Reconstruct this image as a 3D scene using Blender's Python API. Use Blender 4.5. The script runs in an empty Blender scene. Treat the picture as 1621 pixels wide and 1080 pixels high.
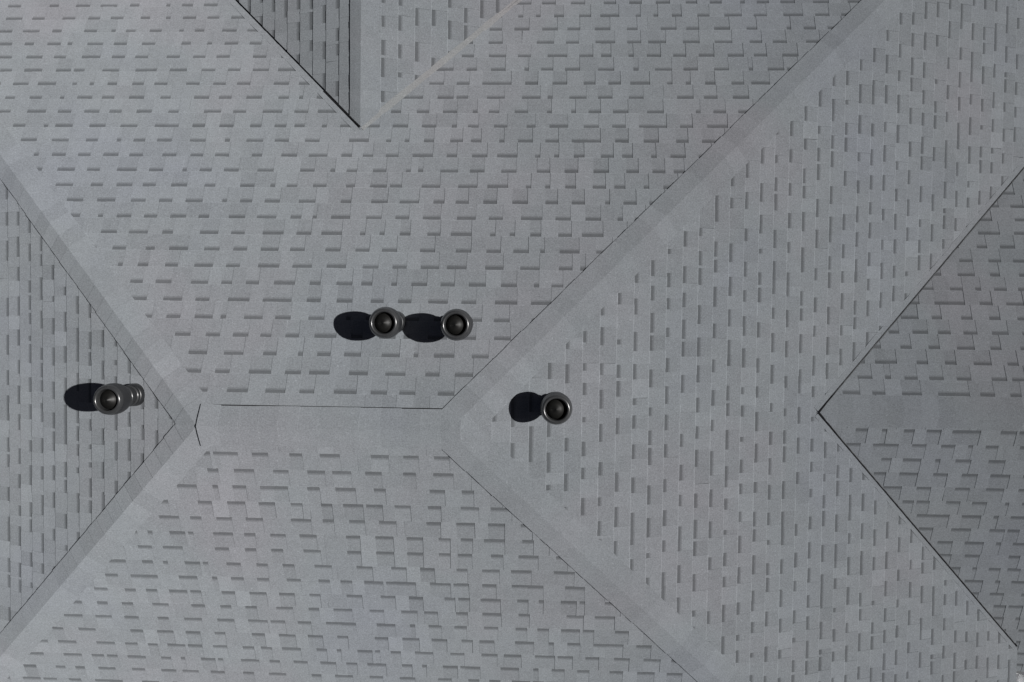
import bpy, bmesh, math, random
from mathutils import Vector, Matrix

random.seed(7)
scene = bpy.context.scene
col = scene.collection
H = 5.86                    # metres from the lens to the ridge
RIDGE_Z = 6.4               # height of the main ridge above the ground
FPX, W_PX, H_PX = 1350.0, 1621.0, 1080.0

# ------------------------------------------------------------------ camera
TX, TY, RL = 0.0312, -0.0492, -0.0124
RC = Matrix.Rotation(TX, 3, 'X') @ Matrix.Rotation(TY, 3, 'Y') @ Matrix.Rotation(RL, 3, 'Z')
CAM = Vector((0, 0, RIDGE_Z + H))
cam_d = bpy.data.cameras.new('camera')
cam_d.sensor_width = 36.0
cam_d.lens = FPX / W_PX * 36.0
cam_d.clip_start, cam_d.clip_end = 0.05, 3000
cam = bpy.data.objects.new('camera', cam_d)
cam.matrix_world = Matrix.Translation(CAM) @ RC.transposed().to_4x4()
col.objects.link(cam)
scene.camera = cam

# ------------------------------------------------------------------ light
SUN_EL, SUN_AZ = math.radians(49.0), math.radians(6.0)     # azimuth from +X towards +Y
world = bpy.data.worlds.new('World'); scene.world = world
world.use_nodes = True
wn = world.node_tree.nodes; wl = world.node_tree.links
sky = wn.new('ShaderNodeTexSky'); sky.sky_type = 'NISHITA'; sky.sun_disc = False
sky.sun_elevation = SUN_EL; sky.sun_rotation = math.pi / 2 - SUN_AZ
sky.altitude = 200; sky.air_density = 0.12; sky.dust_density = 0.9; sky.ozone_density = 0.2
wl.new(sky.outputs[0], wn['Background'].inputs['Color'])
wn['Background'].inputs['Strength'].default_value = 0.05
sd = bpy.data.lights.new('sun', 'SUN'); sd.energy = 5.0; sd.angle = math.radians(0.5); sd.color = (1.0, 0.982, 0.96)
so = bpy.data.objects.new('sun', sd)
to_sun = Vector((math.cos(SUN_EL) * math.cos(SUN_AZ), math.cos(SUN_EL) * math.sin(SUN_AZ), math.sin(SUN_EL)))
so.rotation_euler = to_sun.to_track_quat('Z', 'Y').to_euler(); so.location = (8, 0, 18)
col.objects.link(so)
scene.view_settings.view_transform = 'Standard'; scene.view_settings.look = 'None'
scene.view_settings.gamma = 1.0; scene.view_settings.use_curve_mapping = False
scene.view_settings.exposure = 0.0

# ------------------------------------------------------------------ materials
def new_mat(name):
    m = bpy.data.materials.new(name); m.use_nodes = True
    return m, m.node_tree.nodes, m.node_tree.links, m.node_tree.nodes['Principled BSDF']

def granule_mat(name, colr, tone_amt=0.065, grain=0.64):
    m, n, l, b = new_mat(name)
    geo = n.new('ShaderNodeNewGeometry')
    def noise(scale, detail, rough=0.6):
        t = n.new('ShaderNodeTexNoise'); t.inputs['Scale'].default_value = scale
        t.inputs['Detail'].default_value = detail; t.inputs['Roughness'].default_value = rough
        l.new(geo.outputs['Position'], t.inputs['Vector']); return t
    def math_(op, a, bb):
        q = n.new('ShaderNodeMath'); q.operation = op
        for i, v in enumerate((a, bb)):
            if isinstance(v, (int, float)): q.inputs[i].default_value = v
            else: l.new(v, q.inputs[i])
        return q.outputs[0]
    fine = noise(105, 3, 0.8); mid = noise(14, 5, 0.7); big = noise(0.55, 2); tintn = noise(0.6, 3)
    at = n.new('ShaderNodeAttribute'); at.attribute_name = 'tone'
    oi = n.new('ShaderNodeObjectInfo')
    f = math_('ADD', 1.0, math_('MULTIPLY', math_('SUBTRACT', fine.outputs['Fac'], 0.5), grain * 2))
    f = math_('ADD', f, math_('MULTIPLY', math_('SUBTRACT', mid.outputs['Fac'], 0.5), 0.22))
    f = math_('ADD', f, math_('MULTIPLY', math_('SUBTRACT', big.outputs['Fac'], 0.5), 0.16))
    f = math_('ADD', f, math_('MULTIPLY', at.outputs['Fac'], tone_amt))
    f = math_('ADD', f, math_('MULTIPLY', math_('SUBTRACT', oi.outputs['Random'], 0.5), 0.05))
    sp = noise(58, 1); mr = n.new('ShaderNodeMapRange'); mr.inputs[1].default_value = 0.66; mr.inputs[2].default_value = 0.76
    mr.inputs[3].default_value = 0.0; mr.inputs[4].default_value = 0.22; l.new(sp.outputs['Fac'], mr.inputs[0])
    f = math_('ADD', f, mr.outputs[0])
    # faint warm / green / violet drift of the granule blend
    ramp = n.new('ShaderNodeValToRGB')
    cr = ramp.color_ramp
    cr.elements[0].position = 0.30; cr.elements[0].color = (0.975, 0.992, 1.025, 1)
    cr.elements[1].position = 0.70; cr.elements[1].color = (1.028, 0.99, 0.995, 1)
    e = cr.elements.new(0.5); e.color = (0.985, 1.008, 1.0, 1)
    l.new(tintn.outputs['Fac'], ramp.inputs['Fac'])
    mx = n.new('ShaderNodeMix'); mx.data_type = 'RGBA'; mx.blend_type = 'MULTIPLY'
    mx.inputs[0].default_value = 1.0; mx.inputs[6].default_value = (*colr, 1)
    l.new(ramp.outputs['Color'], mx.inputs[7])
    vm = n.new('ShaderNodeVectorMath'); vm.operation = 'SCALE'
    l.new(mx.outputs[2], vm.inputs[0]); l.new(f, vm.inputs['Scale'])
    l.new(vm.outputs[0], b.inputs['Base Color'])
    b.inputs['Roughness'].default_value = 0.95
    b.inputs['Specular IOR Level'].default_value = 0.15
    b.inputs['Diffuse Roughness'].default_value = 0.9
    bp = n.new('ShaderNodeBump'); bp.inputs['Strength'].default_value = 0.35; bp.inputs['Distance'].default_value = 0.004
    l.new(fine.outputs['Fac'], bp.inputs['Height']); l.new(bp.outputs[0], b.inputs['Normal'])
    return m

BASE = (0.2030, 0.2145, 0.2310)
def sc(k): return tuple(c * k for c in BASE)
M_TOOTH = granule_mat('shingle_granules', sc(1.0))
M_BASE = granule_mat('shingle_granules_under', sc(0.97))
M_BAND = granule_mat('shadow_band_granules', sc(0.53), 0.06, 0.4)
M_BSOFT = granule_mat('shadow_band_fade', sc(0.76), 0.06, 0.5)
M_CAP = granule_mat('cap_granules', sc(0.98), 0.05)
M_VALLEY = granule_mat('valley_granules', (0.222, 0.226, 0.232))
SH_MATS = [M_TOOTH, M_BASE, M_BAND, M_BSOFT]

def plain(name, c, rough=0.5, spec=0.5, var=0.15, scale=30):
    m, n, l, b = new_mat(name)
    geo = n.new('ShaderNodeNewGeometry'); t = n.new('ShaderNodeTexNoise')
    t.inputs['Scale'].default_value = scale; t.inputs['Detail'].default_value = 4
    l.new(geo.outputs['Position'], t.inputs['Vector'])
    r = n.new('ShaderNodeValToRGB')
    r.color_ramp.elements[0].color = (*[x * (1 - var) for x in c], 1); r.color_ramp.elements[1].color = (*[x * (1 + var) for x in c], 1)
    r.color_ramp.elements[0].position = 0.3; r.color_ramp.elements[1].position = 0.7
    l.new(t.outputs['Fac'], r.inputs['Fac']); l.new(r.outputs['Color'], b.inputs['Base Color'])
    b.inputs['Roughness'].default_value = rough; b.inputs['Specular IOR Level'].default_value = spec
    return m
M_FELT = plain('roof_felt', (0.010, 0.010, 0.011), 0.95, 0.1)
M_PLASTIC = plain('dark_grey_plastic', (0.019, 0.020, 0.0215), 0.40, 0.75, 0.10, 60)
M_RIM = plain('worn_plastic_rim', (0.034, 0.035, 0.036), 0.26, 0.85, 0.12, 60)
M_CONE = plain('dusty_plastic', (0.009, 0.0089, 0.0083), 0.5, 0.4, 0.2, 80)
M_GUTTER = plain('white_gutter_paint', (0.78, 0.79, 0.80), 0.4, 0.5, 0.04)
M_GROUND = plain('dark_ground', (0.10, 0.105, 0.11), 0.95, 0.2, 0.3, 1.5)

# ------------------------------------------------------------------ helpers
def tag(o, label=None, cat=None, group=None, kind=None):
    if label: o['label'] = label
    if cat: o['category'] = cat
    if group: o['group'] = group
    if kind: o['kind'] = kind
    return o

def link(name, me, parent=None):
    o = bpy.data.objects.new(name, me); col.objects.link(o)
    if parent is not None: o.parent = parent
    return o

def to_px(p):
    q = RC @ (p - CAM); d = -q.z
    return (W_PX / 2 + FPX * q.x / d, H_PX / 2 - FPX * q.y / d)

class Mesh:
    """collects polygons with a material slot and a tone each"""
    def __init__(s): s.v, s.f, s.m, s.t = [], [], [], []
    def poly(s, pts, mat=0, tone=0.0):
        i = len(s.v); s.v += [tuple(p) for p in pts]; s.f.append(list(range(i, i + len(pts)))); s.m.append(mat); s.t.append(tone)
    def data(s, name, mats, smooth=False):
        me = bpy.data.meshes.new(name); me.from_pydata(s.v, [], s.f)
        for m in mats: me.materials.append(m)
        me.polygons.foreach_set('material_index', s.m)
        a = me.attributes.new('tone', 'FLOAT', 'FACE'); a.data.foreach_set('value', s.t)
        if smooth: me.polygons.foreach_set('use_smooth', [True] * len(s.f))
        me.update(); return me
    def add(s, other, M):
        i = len(s.v); s.v += [tuple(M @ Vector(p)) for p in other.v]
        s.f += [[k + i for k in f] for f in other.f]; s.m += other.m; s.t += other.t

def clip(poly, planes):
    """poly: list of (a, u, tag of the edge that leaves this corner); planes: (na, nu, c) keep na*a+nu*u<=c"""
    for na, nu, c in planes:
        out = []; k = len(poly)
        if k == 0: return []
        for i in range(k):
            p, q = poly[i], poly[(i + 1) % k]
            dp, dq = na * p[0] + nu * p[1] - c, na * q[0] + nu * q[1] - c
            if dp <= 0: out.append(p)
            if (dp < 0 < dq) or (dq < 0 < dp):
                t = dp / (dp - dq)
                x = (p[0] + (q[0] - p[0]) * t, p[1] + (q[1] - p[1]) * t, 1 if dp < 0 else p[2])
                if dp > 0: x = (x[0], x[1], p[2])
                out.append(x)
        poly = out
    return poly if len(poly) >= 3 else []

# ------------------------------------------------------------------ the roof's geometry (plan positions in metres)
SN, SS, SE, SW = 0.4553, 0.4566, 0.459, 0.4606
SR, ST = 0.4424, 0.4513
Y0, XW, XE = -0.1387 * H, -0.4248 * H, -0.1225 * H
YR, DR = -0.1344 * H, 0.229 * H
XT, DT = -0.2712 * H, 0.1791 * H
APEX_W, APEX_E = Vector((XW, Y0, RIDGE_Z)), Vector((XE, Y0, RIDGE_Z))
APEX_R = Vector((XE + DR / SE, YR, RIDGE_Z - DR))
APEX_T = Vector((XT, Y0 + DT / SN, RIDGE_Z - DT))

def half(px, py, dx, dy, side_x, side_y, off=0.0):
    """half-plane in plan, edge through (px,py) along (dx,dy), keeping the side of (side_x,side_y); off pulls the edge inwards"""
    nx, ny = dy, -dx
    k = math.hypot(nx, ny); nx /= k; ny /= k
    if nx * side_x + ny * side_y > 0: nx, ny = -nx, -ny      # normal points away from the kept side
    return (nx, ny, nx * px + ny * py - off)

HIP = {'NE': (APEX_E, (1 / SE, 1 / SN)), 'SE': (APEX_E, (1 / SE, -1 / SS)), 'NW': (APEX_W, (-1 / SW, 1 / SN)), 'SW': (APEX_W, (-1 / SW, -1 / SS))}
VAL = {'RN': (APEX_R, (1 / SE, 1 / SR)), 'RS': (APEX_R, (1 / SE, -1 / SR)), 'TE': (APEX_T, (1 / ST, 1 / SN)), 'TW': (APEX_T, (-1 / ST, 1 / SN))}
def hp(tab, k, sx, sy, off=0.0):
    P, d = tab[k]; return half(P.x, P.y, d[0], d[1], sx, sy, off)
def axis(x=None, y=None, keep=1):
    if x is not None: return (-keep, 0, -keep * x)
    return (0, -keep, -keep * y)

EAVE_X = 4.43                                    # eave of the slope that faces the sun
FAR = 7.6
G = 0.004
SLOPES = {
 # name: origin on the ridge, course direction, downslope direction, slope, exposure, first butt, regions
 'N': (Vector((0, Y0, RIDGE_Z)), (-1, 0), (0, 1), SN, .02437, .0430,
       [[axis(y=Y0), axis(x=XT, keep=-1), hp(HIP, 'NW', 1, 1), hp(VAL, 'TW', -1, -1, G), axis(y=Y0 + FAR, keep=-1)],
        [axis(y=Y0), axis(x=XT), hp(HIP, 'NE', -1, 1), hp(VAL, 'TE', 1, -1, G), axis(y=Y0 + FAR, keep=-1)]]),
 'S': (Vector((0, Y0, RIDGE_Z)), (1, 0), (0, -1), SS, .02472, .0364,
       [[axis(y=Y0, keep=-1), hp(HIP, 'SW', 1, -1), hp(HIP, 'SE', -1, -1), axis(y=Y0 - 5.6, keep=1)]]),
 'E': (Vector((XE, 0, RIDGE_Z)), (0, 1), (1, 0), SE, .0241, .2716,
       [[axis(x=XE), axis(y=YR), hp(HIP, 'NE', 1, -1), hp(VAL, 'RN', -1, 1, G), axis(x=EAVE_X, keep=-1)],
        [axis(x=XE), axis(y=YR, keep=-1), hp(HIP, 'SE', 1, 1), hp(VAL, 'RS', -1, -1, G), axis(x=EAVE_X, keep=-1)]]),
 'W': (Vector((XW, 0, RIDGE_Z)), (0, -1), (-1, 0), SW, .02496, .0936,
       [[axis(x=XW, keep=-1), hp(HIP, 'NW', -1, -1), hp(HIP, 'SW', -1, 1), axis(x=XW - 4.6)]]),
 'RN': (Vector((0, YR, RIDGE_Z - DR)), (-1, 0), (0, 1), SR, .0238, .0274,
       [[axis(y=YR), hp(VAL, 'RN', 1, -1, 0.010), axis(x=7.6, keep=-1), axis(y=YR + 5.0, keep=-1)]]),
 'RS': (Vector((0, YR, RIDGE_Z - DR)), (1, 0), (0, -1), SR, .02455, .0251,
       [[axis(y=YR, keep=-1), hp(VAL, 'RS', 1, 1, 0.010), axis(x=EAVE_X, keep=-1)],
        [axis(y=YR, keep=-1), axis(x=EAVE_X), axis(x=7.6, keep=-1), axis(y=-3.38)]]),
 'TE': (Vector((XT, 0, RIDGE_Z - DT)), (0, 1), (1, 0), ST, .02416, .0277,
       [[axis(x=XT), hp(VAL, 'TE', -1, 1, 0.002), axis(y=Y0 + FAR, keep=-1), axis(x=XT + 5, keep=-1)]]),
 'TW': (Vector((XT, 0, RIDGE_Z - DT)), (0, -1), (-1, 0), ST, .0236, .0384,
       [[axis(x=XT, keep=-1), hp(VAL, 'TW', 1, 1, 0.012), axis(y=Y0 + FAR, keep=-1), axis(x=XT - 5)]]),
}

class Slope:
    def __init__(s, key):
        O, A, D, sl, e, u0, regs = SLOPES[key]
        s.key, s.O, s.sl, s.e, s.u0 = key, O, sl, e * H, (u0 * H) % (e * H)
        c = 1 / math.sqrt(1 + sl * sl); s.c = c
        s.A = Vector((A[0], A[1], 0)); s.D = Vector((D[0] * c, D[1] * c, -sl * c)); s.N = s.A.cross(s.D)
        if s.N.z < 0: s.N = -s.N
        s.right = s.A.cross(s.D).z > 0
        s.regs = [[(nx * A[0] + ny * A[1], c * (nx * D[0] + ny * D[1]), cc - nx * O.x - ny * O.y) for nx, ny, cc in r] for r in regs]
        M = Matrix.Identity(4)
        for i in range(3):
            M[i][0], M[i][1], M[i][2], M[i][3] = s.A[i], s.D[i], s.N[i], O[i]
        s.M = M
    def at(s, a, u, h=0.0): return s.O + s.A * a + s.D * u + s.N * h

slopes = {k: Slope(k) for k in SLOPES}

# ------------------------------------------------------------------ the house
house = bpy.data.objects.new('house', None); col.objects.link(house)
tag(house, 'house with a grey asphalt shingle hip roof and two gabled wings', 'house')
house.empty_display_size = 1.0

roof_part = {}
for k, s in slopes.items():
    mb = Mesh()
    for r in s.regs:
        p = clip([(-14, -0.0, 1), (14, -0.0, 1), (14, 14, 1), (-14, 14, 1)], r)
        if not p: continue
        q = p if s.right else p[::-1]
        top = [s.at(a, u, -0.003) for a, u, _ in q]; bot = [s.at(a, u, -0.04) for a, u, _ in q]
        mb.poly(top); mb.poly(bot[::-1])
        for i in range(len(q)):
            j = (i + 1) % len(q); mb.poly([top[j], top[i], bot[i], bot[j]])
    roof_part[k] = link('roof_slope', mb.data('roof_slope', [M_FELT]), house)

# ------------------------------------------------------------------ laminated shingles: one strip = one object
def pattern(rng):
    """runs of (start, end, is_tooth, tone) along a strip one metre long"""
    x, out, tooth = 0.0, [], rng.random() < 0.5
    while x < 1.0:
        if tooth: w = rng.choice((0.085, 0.10, 0.11, 0.12, 0.135, 0.16)) if rng.random() > 0.10 else 0.022
        else: w = rng.choice((0.09, 0.105, 0.115, 0.125, 0.14, 0.155)) if rng.random() > 0.08 else 0.04
        w *= rng.uniform(0.93, 1.07)
        y = min(1.0, x + w)
        if 1.0 - y < 0.03: y = 1.0
        out.append((x, y, tooth, rng.gauss(0, 0.55))); x = y; tooth = not tooth
    return out

def strip_mesh(s, a0, u_k, runs, regs, ra=None):
    """top faces and edges of one strip with its corner at (a0, u_k); regs are clip regions or [[]]"""
    mb = Mesh(); e = s.e; gap = 0.0001
    h0b, h1b, lift = 0.0005, 0.0058, 0.0014 + 0.0020 * random.Random((ra or 0) * 7 + int(a0 * 90) % 50).random()
    ch = 0.0065                                        # worn, rounded lower edge
    def height(u, extra):
        h = h0b + (h1b - h0b) * (u - u_k) / e + extra
        over = (u - u_k) - (e - ch)
        return h - max(0.0, over) * 0.55
    def face(c4, mat, tone, extra, walls):
        quad = [(a0 + c4[0][0], u_k + c4[0][1], walls[0]), (a0 + c4[1][0], u_k + c4[1][1], walls[1]),
                (a0 + c4[2][0], u_k + c4[2][1], walls[2]), (a0 + c4[3][0], u_k + c4[3][1], walls[3])]
        for r in regs:
            p = clip(quad, r)
            if not p: continue
            top = [(a - a0, u - u_k, height(u, extra)) for a, u, _ in p]
            mb.poly(top if s.right else top[::-1], mat, tone)
            for i in range(len(p)):
                if not p[i][2]: continue
                j = (i + 1) % len(p)
                lo = lambda t: (t[0], t[1], -0.002)
                w = [top[j], top[i], lo(top[i]), lo(top[j])]
                mb.poly(w if s.right else w[::-1], 1, tone)
    rng = random.Random(hash((round(a0, 3), round(u_k, 3))) if ra is None else ra)
    for (x0, x1, tooth, tone) in runs:
        if x0 == 0.0: x0 += gap
        if x1 == 1.0: x1 -= gap
        if tooth:
            sk0, sk1, ub = rng.uniform(-.003, .003), rng.uniform(-.003, .003), rng.uniform(-.002, .002)
            face(((x0, -0.012), (x1, -0.012), (x1 + sk1, e - ch), (x0 + sk0, e - ch)), 0, tone, lift, (0, 1, 0, 1))
            face(((x0 + sk0, e - ch), (x1 + sk1, e - ch), (x1 + sk1, e + ub), (x0 + sk0, e + ub)), 0, tone, lift, (0, 1, 1, 1))
        else:
            b1 = 0.026 + rng.uniform(-.003, .003); b2 = b1 + 0.012
            lo, hi = (x0 - .004 if x0 > .001 else x0), (x1 + .004 if x1 < .999 else x1)
            face(((lo, -0.012), (hi, -0.012), (hi, b1), (lo, b1)), 2, tone, 0, (0, 0, 0, 0))
            face(((lo, b1), (hi, b1), (hi, b2), (lo, b2)), 3, tone, 0, (0, 0, 0, 0))
            face(((lo, b2), (hi, b2), (hi, e - ch), (lo, e - ch)), 1, tone, 0, (0, 0, 0, 0))
            face(((lo, e - ch), (hi, e - ch), (hi, e), (lo, e)), 1, tone, 0, (0, 0, 1, 0))
    return mb

templates = {}
for k, s in slopes.items():
    templates[k] = []
    for i in range(14):
        runs = pattern(random.Random(100 + i * 17 + sum(map(ord, k))))
        templates[k].append((runs, strip_mesh(s, 0.0, 0.0, runs, [[]], i), None))

def inside(pts, r, m=0.02):
    return all(na * a + nu * u <= c - m for a, u in pts for na, nu, c in r)

strips = []
MARG = 420
for k, s in slopes.items():
    rng = random.Random(sum(map(ord, k)) * 13)
    row = -1
    while True:
        u_k = s.u0 + row * s.e; row += 1
        if u_k > 11: break
        off = rng.uniform(0, 1.0)
        for i in range(-13, 13):
            a0 = i * 1.0 + off
            cs = [(a0, u_k - .012), (a0 + 1, u_k - .012), (a0 + 1, u_k + s.e), (a0, u_k + s.e)]
            pieces = [clip([(a, u, 1) for a, u in cs], r) for r in s.regs]
            pieces = [p for p in pieces if p]
            if not pieces: continue
            area = 0.0; near = False
            for p in pieces:
                px = [to_px(s.at(a, u)) for a, u, _ in p]
                if any(-MARG < x < W_PX + MARG and -MARG < y < H_PX + MARG for x, y in px): near = True
                q = clip([(x, y, 1) for x, y in px], [(-1, 0, 0), (1, 0, W_PX), (0, -1, 0), (0, 1, H_PX)])
                if q: area += abs(sum(q[j][0] * q[(j + 1) % len(q)][1] - q[(j + 1) % len(q)][0] * q[j][1] for j in range(len(q)))) / 2
            if not near: continue
            whole = any(inside(cs, r) for r in s.regs)
            strips.append((area, k, a0, u_k, whole, rng.randrange(14)))
strips.sort(key=lambda t: -t[0])
print('strips', len(strips), 'in view', sum(1 for t in strips if t[0] > 60))

tmesh = {}
rest = Mesh()
for n, (area, k, a0, u_k, whole, ti) in enumerate(strips):
    s = slopes[k]; runs, proto, _ = templates[k][ti]
    M = s.M @ Matrix.Translation((a0, u_k, 0))
    if whole: mb = proto
    else: mb = strip_mesh(s, a0, u_k, runs, s.regs, ti)
    if not mb.f: continue
    if n < 300:
        if whole:
            if (k, ti) not in tmesh: tmesh[(k, ti)] = proto.data('shingle', SH_MATS)
            me = tmesh[(k, ti)]
        else: me = mb.data('shingle', SH_MATS)
        o = link('shingle', me, roof_part[k]); o.matrix_world = M
    else:
        rest.add(mb, M)
if rest.f:
    tag(link('shingle_courses', rest.data('shingle_courses', SH_MATS), house), kind='stuff')

# ------------------------------------------------------------------ hip and ridge caps
def cap_run(part_name, P, d3, sa, sb, length, start, exposure, wa, wb, seed, flip=False, last_lift=0.0, bead=False):
    """caps along P + d3*t folded over slopes sa and sb; butts face downhill (or the start when flip)"""
    d = d3.normalized()
    def side(s, other):
        w = s.N.cross(d).normalized()
        return w if w.dot(s.D) > 0 else -w
    A, B = side(sa, sb), side(sb, sa)
    nA, nB = sa.N, sb.N; nm = (nA + nB).normalized()
    rng = random.Random(seed)
    under = Mesh()
    for w, nn, ww in ((A, nA, wa), (B, nB, wb)):
        p = [P + d * start, P + d * length, P + d * length + w * (ww - .03), P + d * start + w * (ww - .03)]
        p = [q + nn * 0.004 for q in p]
        if (p[1] - p[0]).cross(p[2] - p[0]).z < 0: p.reverse()
        under.poly(p)
    if bead:                                            # narrow dark strip along one long edge of the caps
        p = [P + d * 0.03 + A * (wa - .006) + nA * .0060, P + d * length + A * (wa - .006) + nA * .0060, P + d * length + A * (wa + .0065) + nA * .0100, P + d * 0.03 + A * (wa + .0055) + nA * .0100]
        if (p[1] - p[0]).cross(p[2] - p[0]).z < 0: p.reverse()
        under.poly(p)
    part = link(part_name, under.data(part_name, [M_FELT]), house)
    t = start; n = 0; fold = 0.048
    while t < length:
        t0, t1 = t - (0.03 if not (n == 0 and last_lift) else -0.006), t + exposure
        up = [to_px(P + d * t), to_px(P + d * t1)]
        if not any(-300 < x < W_PX + 300 and -300 < y < H_PX + 300 for x, y in up): break
        if flip: tail, butt = t1 + 0.03, t
        else: tail, butt = t0, t1
        j = rng.uniform(-.003, .003); tone = rng.gauss(0, .7)
        wa_, wb_ = wa + rng.uniform(-.003, .002), wb + rng.uniform(-.003, .003)
        def ring(tt, lift, vee=0.0):
            pts = []
            for w, nn, dist in ((A, nA, wa_), (A, nA, fold)): pts.append((P + d * tt - d * (vee * 0.8 if dist == fold else 0.0) + w * dist + nn * (lift + (0.0035 if dist == fold else 0)), nn))
            pts.append((P + d * (tt - vee) + nm * (lift + 0.0065), nm))
            for w, nn, dist in ((B, nB, fold), (B, nB, wb_)): pts.append((P + d * tt - d * (vee * 0.8 if dist == fold else 0.0) + w * dist + nn * (lift + (0.0035 if dist == fold else 0)), nn))
            return pts
        hi = 0.0135
        R0 = ring(tail + j, 0.0105 + (last_lift if n == 0 else 0), 0.006 if (n == 0 and last_lift) else 0.0); R1 = ring(butt + j, hi)
        mb = Mesh()
        def quad(p):
            mb.poly(p, 0, tone)
        for i in range(4):
            q = [R0[i][0], R0[i + 1][0], R1[i + 1][0], R1[i][0]]
            if (q[1] - q[0]).cross(q[2] - q[0]).dot(nm) < 0: q.reverse()
            quad(q)
        dep = 0.016 if not (n == 0 and last_lift) else 0.006
        for i in range(4):                                      # butt edge and tail edge
            for R, dd in ((R1, dep), (R0, 0.004)):
                a, b = R[i], R[i + 1]
                quad([a[0], b[0], b[0] - b[1] * dd, a[0] - a[1] * dd])
        for i in (0, 4):                                        # long side edges
            a, b = R0[i], R1[i]
            quad([a[0], b[0], b[0] - b[1] * 0.0045, a[0] - a[1] * 0.0045])
        o = link('cap_shingle', mb.data('cap_shingle', [M_CAP]), part)
        t += exposure; n += 1
    return part

S_ = slopes
def hip3(k, s):
    P, dd = HIP[k]; return P, Vector((dd[0], dd[1], -1.0))
for k, a, b, sd_ in (('NE', 'N', 'E', 1), ('SE', 'S', 'E', 2), ('NW', 'W', 'N', 3), ('SW', 'W', 'S', 4)):
    P, d3 = hip3(k, None)
    cap_run('roof_hip', P, d3, S_[a], S_[b], 9.0, 0.03, 0.143, 0.142, 0.158, sd_)
L = XE - XW
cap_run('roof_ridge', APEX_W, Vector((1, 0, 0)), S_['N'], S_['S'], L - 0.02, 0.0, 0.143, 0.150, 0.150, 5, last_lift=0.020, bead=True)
cap_run('roof_ridge', APEX_R, Vector((1, 0, 0)), S_['RN'], S_['RS'], 5.0, 0.02, 0.138, 0.150, 0.125, 6)
cap_run('roof_ridge', APEX_T, Vector((0, 1, 0)), S_['TW'], S_['TE'], 5.0, 0.02, 0.143, 0.105, 0.145, 7)

# ------------------------------------------------------------------ valleys: the shingles of one slope bent up onto the next
def valley(k, sm, sw, wm, ww, mat, ln=8.0):
    P, dd = VAL[k]; d = Vector((dd[0], dd[1], -1.0)).normalized()
    def side(s):
        w = s.N.cross(d).normalized()
        return w if w.z > 0 else -w
    wM, wW = side(sm), side(sw)
    prof = [(wM, sm.N, wm, 0.0060), (wM, sm.N, wm * .7, 0.0085), (wM, sm.N, wm * .35, 0.0125), (wW, sw.N, 0.0, 0.0175)]
    if ww: prof += [(wW, sw.N, ww * .35, 0.0125), (wW, sw.N, ww * .7, 0.0085), (wW, sw.N, ww, 0.0060)]
    mb = Mesh(); rng = random.Random(len(k) + sum(map(ord, k)))
    n = 60
    rows = []
    for i in range(n + 1):
        t = 0.0 + ln * i / n
        jit = rng.uniform(-.004, .004)
        rows.append([P + d * t + w * max(0.0, dist + (jit if dist else 0)) + nn * h for w, nn, dist, h in prof])
    verts = [p for r in rows for p in r]; m = len(prof); faces = []
    for i in range(n):
        for j in range(m - 1):
            f = [i * m + j, i * m + j + 1, (i + 1) * m + j + 1, (i + 1) * m + j]
            a, b, c = verts[f[0]], verts[f[1]], verts[f[2]]
            if (b - a).cross(c - a).z < 0: f.reverse()
            faces.append(f)
    mb.v = [tuple(p) for p in verts]; mb.f = faces; mb.m = [0] * len(faces); mb.t = [0.0] * len(faces)
    return link('roof_valley', mb.data('roof_valley', [mat], True), house)
LV = (EAVE_X - APEX_R.x) * math.sqrt(2 + SE * SE) * 1.012
valley('RN', S_['E'], S_['RN'], 0.060, 0, M_TOOTH, LV)
valley('RS', S_['E'], S_['RS'], 0.050, 0, M_TOOTH, LV)
valley('TW', S_['N'], S_['TW'], 0.055, 0, M_TOOTH)
valley('TE', S_['N'], S_['TE'], 0.036, 0.022, M_VALLEY)

def dark_line(k, sw, wide, thin, ln):  # raised dark line laid along a valley, widest at its top end
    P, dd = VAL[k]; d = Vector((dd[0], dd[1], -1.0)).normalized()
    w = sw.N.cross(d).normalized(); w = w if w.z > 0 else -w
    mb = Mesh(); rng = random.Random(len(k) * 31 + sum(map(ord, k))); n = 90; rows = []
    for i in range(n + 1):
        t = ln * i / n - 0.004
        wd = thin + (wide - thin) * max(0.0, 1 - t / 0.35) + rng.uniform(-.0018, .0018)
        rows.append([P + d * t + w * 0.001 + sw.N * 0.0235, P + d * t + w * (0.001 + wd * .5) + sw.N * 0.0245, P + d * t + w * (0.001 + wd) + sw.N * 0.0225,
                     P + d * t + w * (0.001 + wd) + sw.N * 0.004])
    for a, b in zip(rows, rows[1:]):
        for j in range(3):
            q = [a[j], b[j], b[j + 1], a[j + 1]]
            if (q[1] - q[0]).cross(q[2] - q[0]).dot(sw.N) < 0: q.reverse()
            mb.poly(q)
    return link('valley_dark_line', mb.data('valley_dark_line', [M_FELT]), house)
dark_line('RN', S_['RN'], 0.014, 0.0045, LV)
dark_line('RS', S_['RS'], 0.014, 0.0050, LV)
dark_line('TW', S_['TW'], 0.016, 0.0050, 0.5)

# ------------------------------------------------------------------ vent pipes
def lathe(profile, seg=40):
    mb = Mesh(); m = len(profile); v = []; f = []
    for r, z in profile:
        for i in range(seg):
            a = 2 * math.pi * i / seg; v.append((r * math.cos(a), r * math.sin(a), z))
    for j in range(m - 1):
        for i in range(seg):
            k = (i + 1) % seg; f.append([j * seg + i, j * seg + k, (j + 1) * seg + k, (j + 1) * seg + i])
    mb.v, mb.f, mb.m, mb.t = v, f, [0] * len(f), [0.0] * len(f)
    return mb

def arc(r, zc, rt, a0, a1, n):        # a round bead standing out from radius r
    return [(r + rt * math.cos(math.radians(a0 + (a1 - a0) * i / n)), zc + rt * math.sin(math.radians(a0 + (a1 - a0) * i / n))) for i in range(n + 1)]

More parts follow.
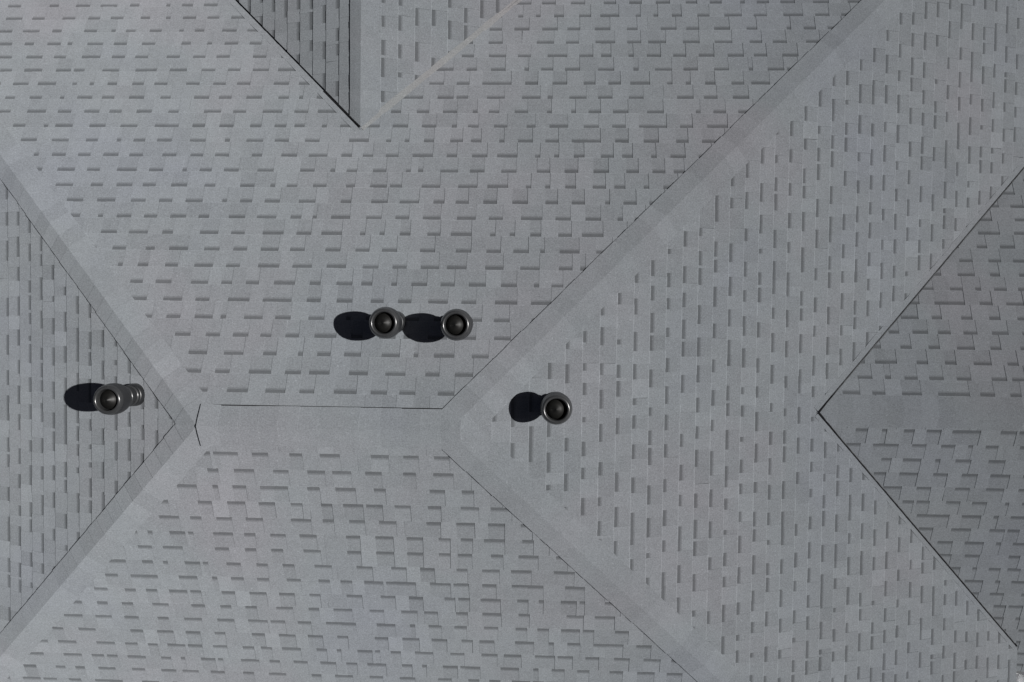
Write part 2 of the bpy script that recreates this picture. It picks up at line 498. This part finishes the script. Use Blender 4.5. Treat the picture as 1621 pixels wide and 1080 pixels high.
def spline(pts, n=6):
    out = []
    for i in range(len(pts) - 1):
        p0 = pts[max(0, i - 1)]; p1 = pts[i]; p2 = pts[i + 1]; p3 = pts[min(len(pts) - 1, i + 2)]
        for k in range(n):
            t = k / n
            out.append(tuple(0.5 * (2 * p1[c] + (p2[c] - p0[c]) * t + (2 * p0[c] - 5 * p1[c] + 4 * p2[c] - p3[c]) * t * t + (3 * p1[c] - p0[c] - 3 * p2[c] + p3[c]) * t ** 3) for c in (0, 1)))
    out.append(pts[-1]); return out

def vent_parts():
    d = {}
    d['base_collar'] = (lathe(spline([(0.083, -0.09), (0.083, 0.02), (0.082, 0.055), (0.076, 0.078), (0.070, 0.084)], 4)).data('base_collar', [M_PLASTIC], True))
    d['stem'] = (lathe([(0.069, 0.07), (0.068, 0.15), (0.066, 0.28)]).data('stem', [M_PLASTIC], True))
    d['ring'] = [lathe(arc(0.068, z, 0.009, -90, 90, 8)).data('ring', [M_RIM], True) for z in (0.122, 0.205)]
    hood = spline([(0.064, 0.222), (0.080, 0.236), (0.098, 0.268), (0.108, 0.310), (0.110, 0.350), (0.108, 0.385), (0.104, 0.405)], 6)
    d['hood'] = (lathe(hood, 64).data('hood', [M_PLASTIC], True))
    rim = spline([(0.1045, 0.404), (0.102, 0.415), (0.096, 0.428), (0.088, 0.435), (0.079, 0.434), (0.0735, 0.424), (0.071, 0.395), (0.070, 0.300)], 6)
    d['rim'] = (lathe(rim, 64).data('rim', [M_RIM], True))
    d['inner_cone'] = (lathe([(0.001, 0.434), (0.004, 0.431), (0.030, 0.414), (0.0655, 0.394), (0.0655, 0.37)], 48).data('inner_cone', [M_CONE], True))
    return d
VP = vent_parts()
def vent(x, y, sl, label, height):
    s = slopes[sl]
    sg = s.D.x if abs(s.D.x) > abs(s.D.y) else s.D.y
    comp = (x - s.O.x) * (1 if s.D.x > 0 else -1) if abs(s.D.x) > abs(s.D.y) else (y - s.O.y) * (1 if s.D.y > 0 else -1)
    z = s.O.z - s.sl * comp
    root = bpy.data.objects.new('vent_pipe', None); col.objects.link(root)
    root.location = (x, y, z); root.empty_display_size = 0.2
    root.rotation_euler = (0, 0, random.uniform(0, 6))
    root.scale = (1, 1, height / 0.438)
    tag(root, label, 'vent pipe', 'vent pipes standing on the roof')
    for nm in ('base_collar', 'stem', 'hood', 'rim', 'inner_cone'): link(nm, VP[nm], root)
    for r in VP['ring']: link('ring', r, root)
    return root
vent(-0.5225 * H, -0.1070 * H, 'W', 'dark grey vent pipe on the left slope, its ringed stem showing beside the hood', 0.43)
vent(-0.1982 * H, -0.0123 * H, 'N', 'left one of the two dark vent pipes standing side by side above the ridge', 0.44)
vent(-0.1142 * H, -0.0136 * H, 'N', 'right one of the two dark vent pipes standing side by side above the ridge', 0.43)
vent(0.0042 * H, -0.1099 * H, 'E', 'lone dark vent pipe to the right of the ridge, with a round shadow', 0.45)

# ------------------------------------------------------------------ eave, gutter and ground
zE = RIDGE_Z - SE * (EAVE_X - XE)
g = Mesh()
prof = [(0.0, -0.02), (0.0, -0.13), (0.09, -0.13), (0.125, -0.06), (0.125, -0.02), (0.11, -0.02), (0.11, -0.06), (0.085, -0.115), (0.012, -0.115), (0.012, -0.02)]
ya, yb = -3.40, -6.2
for i in range(len(prof)):
    a, b = prof[i], prof[(i + 1) % len(prof)]
    g.poly([(EAVE_X + a[0], ya, zE + a[1]), (EAVE_X + b[0], ya, zE + b[1]), (EAVE_X + b[0], yb, zE + b[1]), (EAVE_X + a[0], yb, zE + a[1])])
for y in (ya, yb): g.poly([(EAVE_X + p[0], y, zE + p[1]) for p in (prof if y == ya else prof[::-1])])
link('gutter', g.data('gutter', [M_GUTTER]), house)

gm = Mesh()
gm.poly([(-900, -900, 0), (900, -900, 0), (900, 900, 0), (-900, 900, 0)])
tag(link('ground', gm.data('ground', [M_GROUND])), kind='structure')
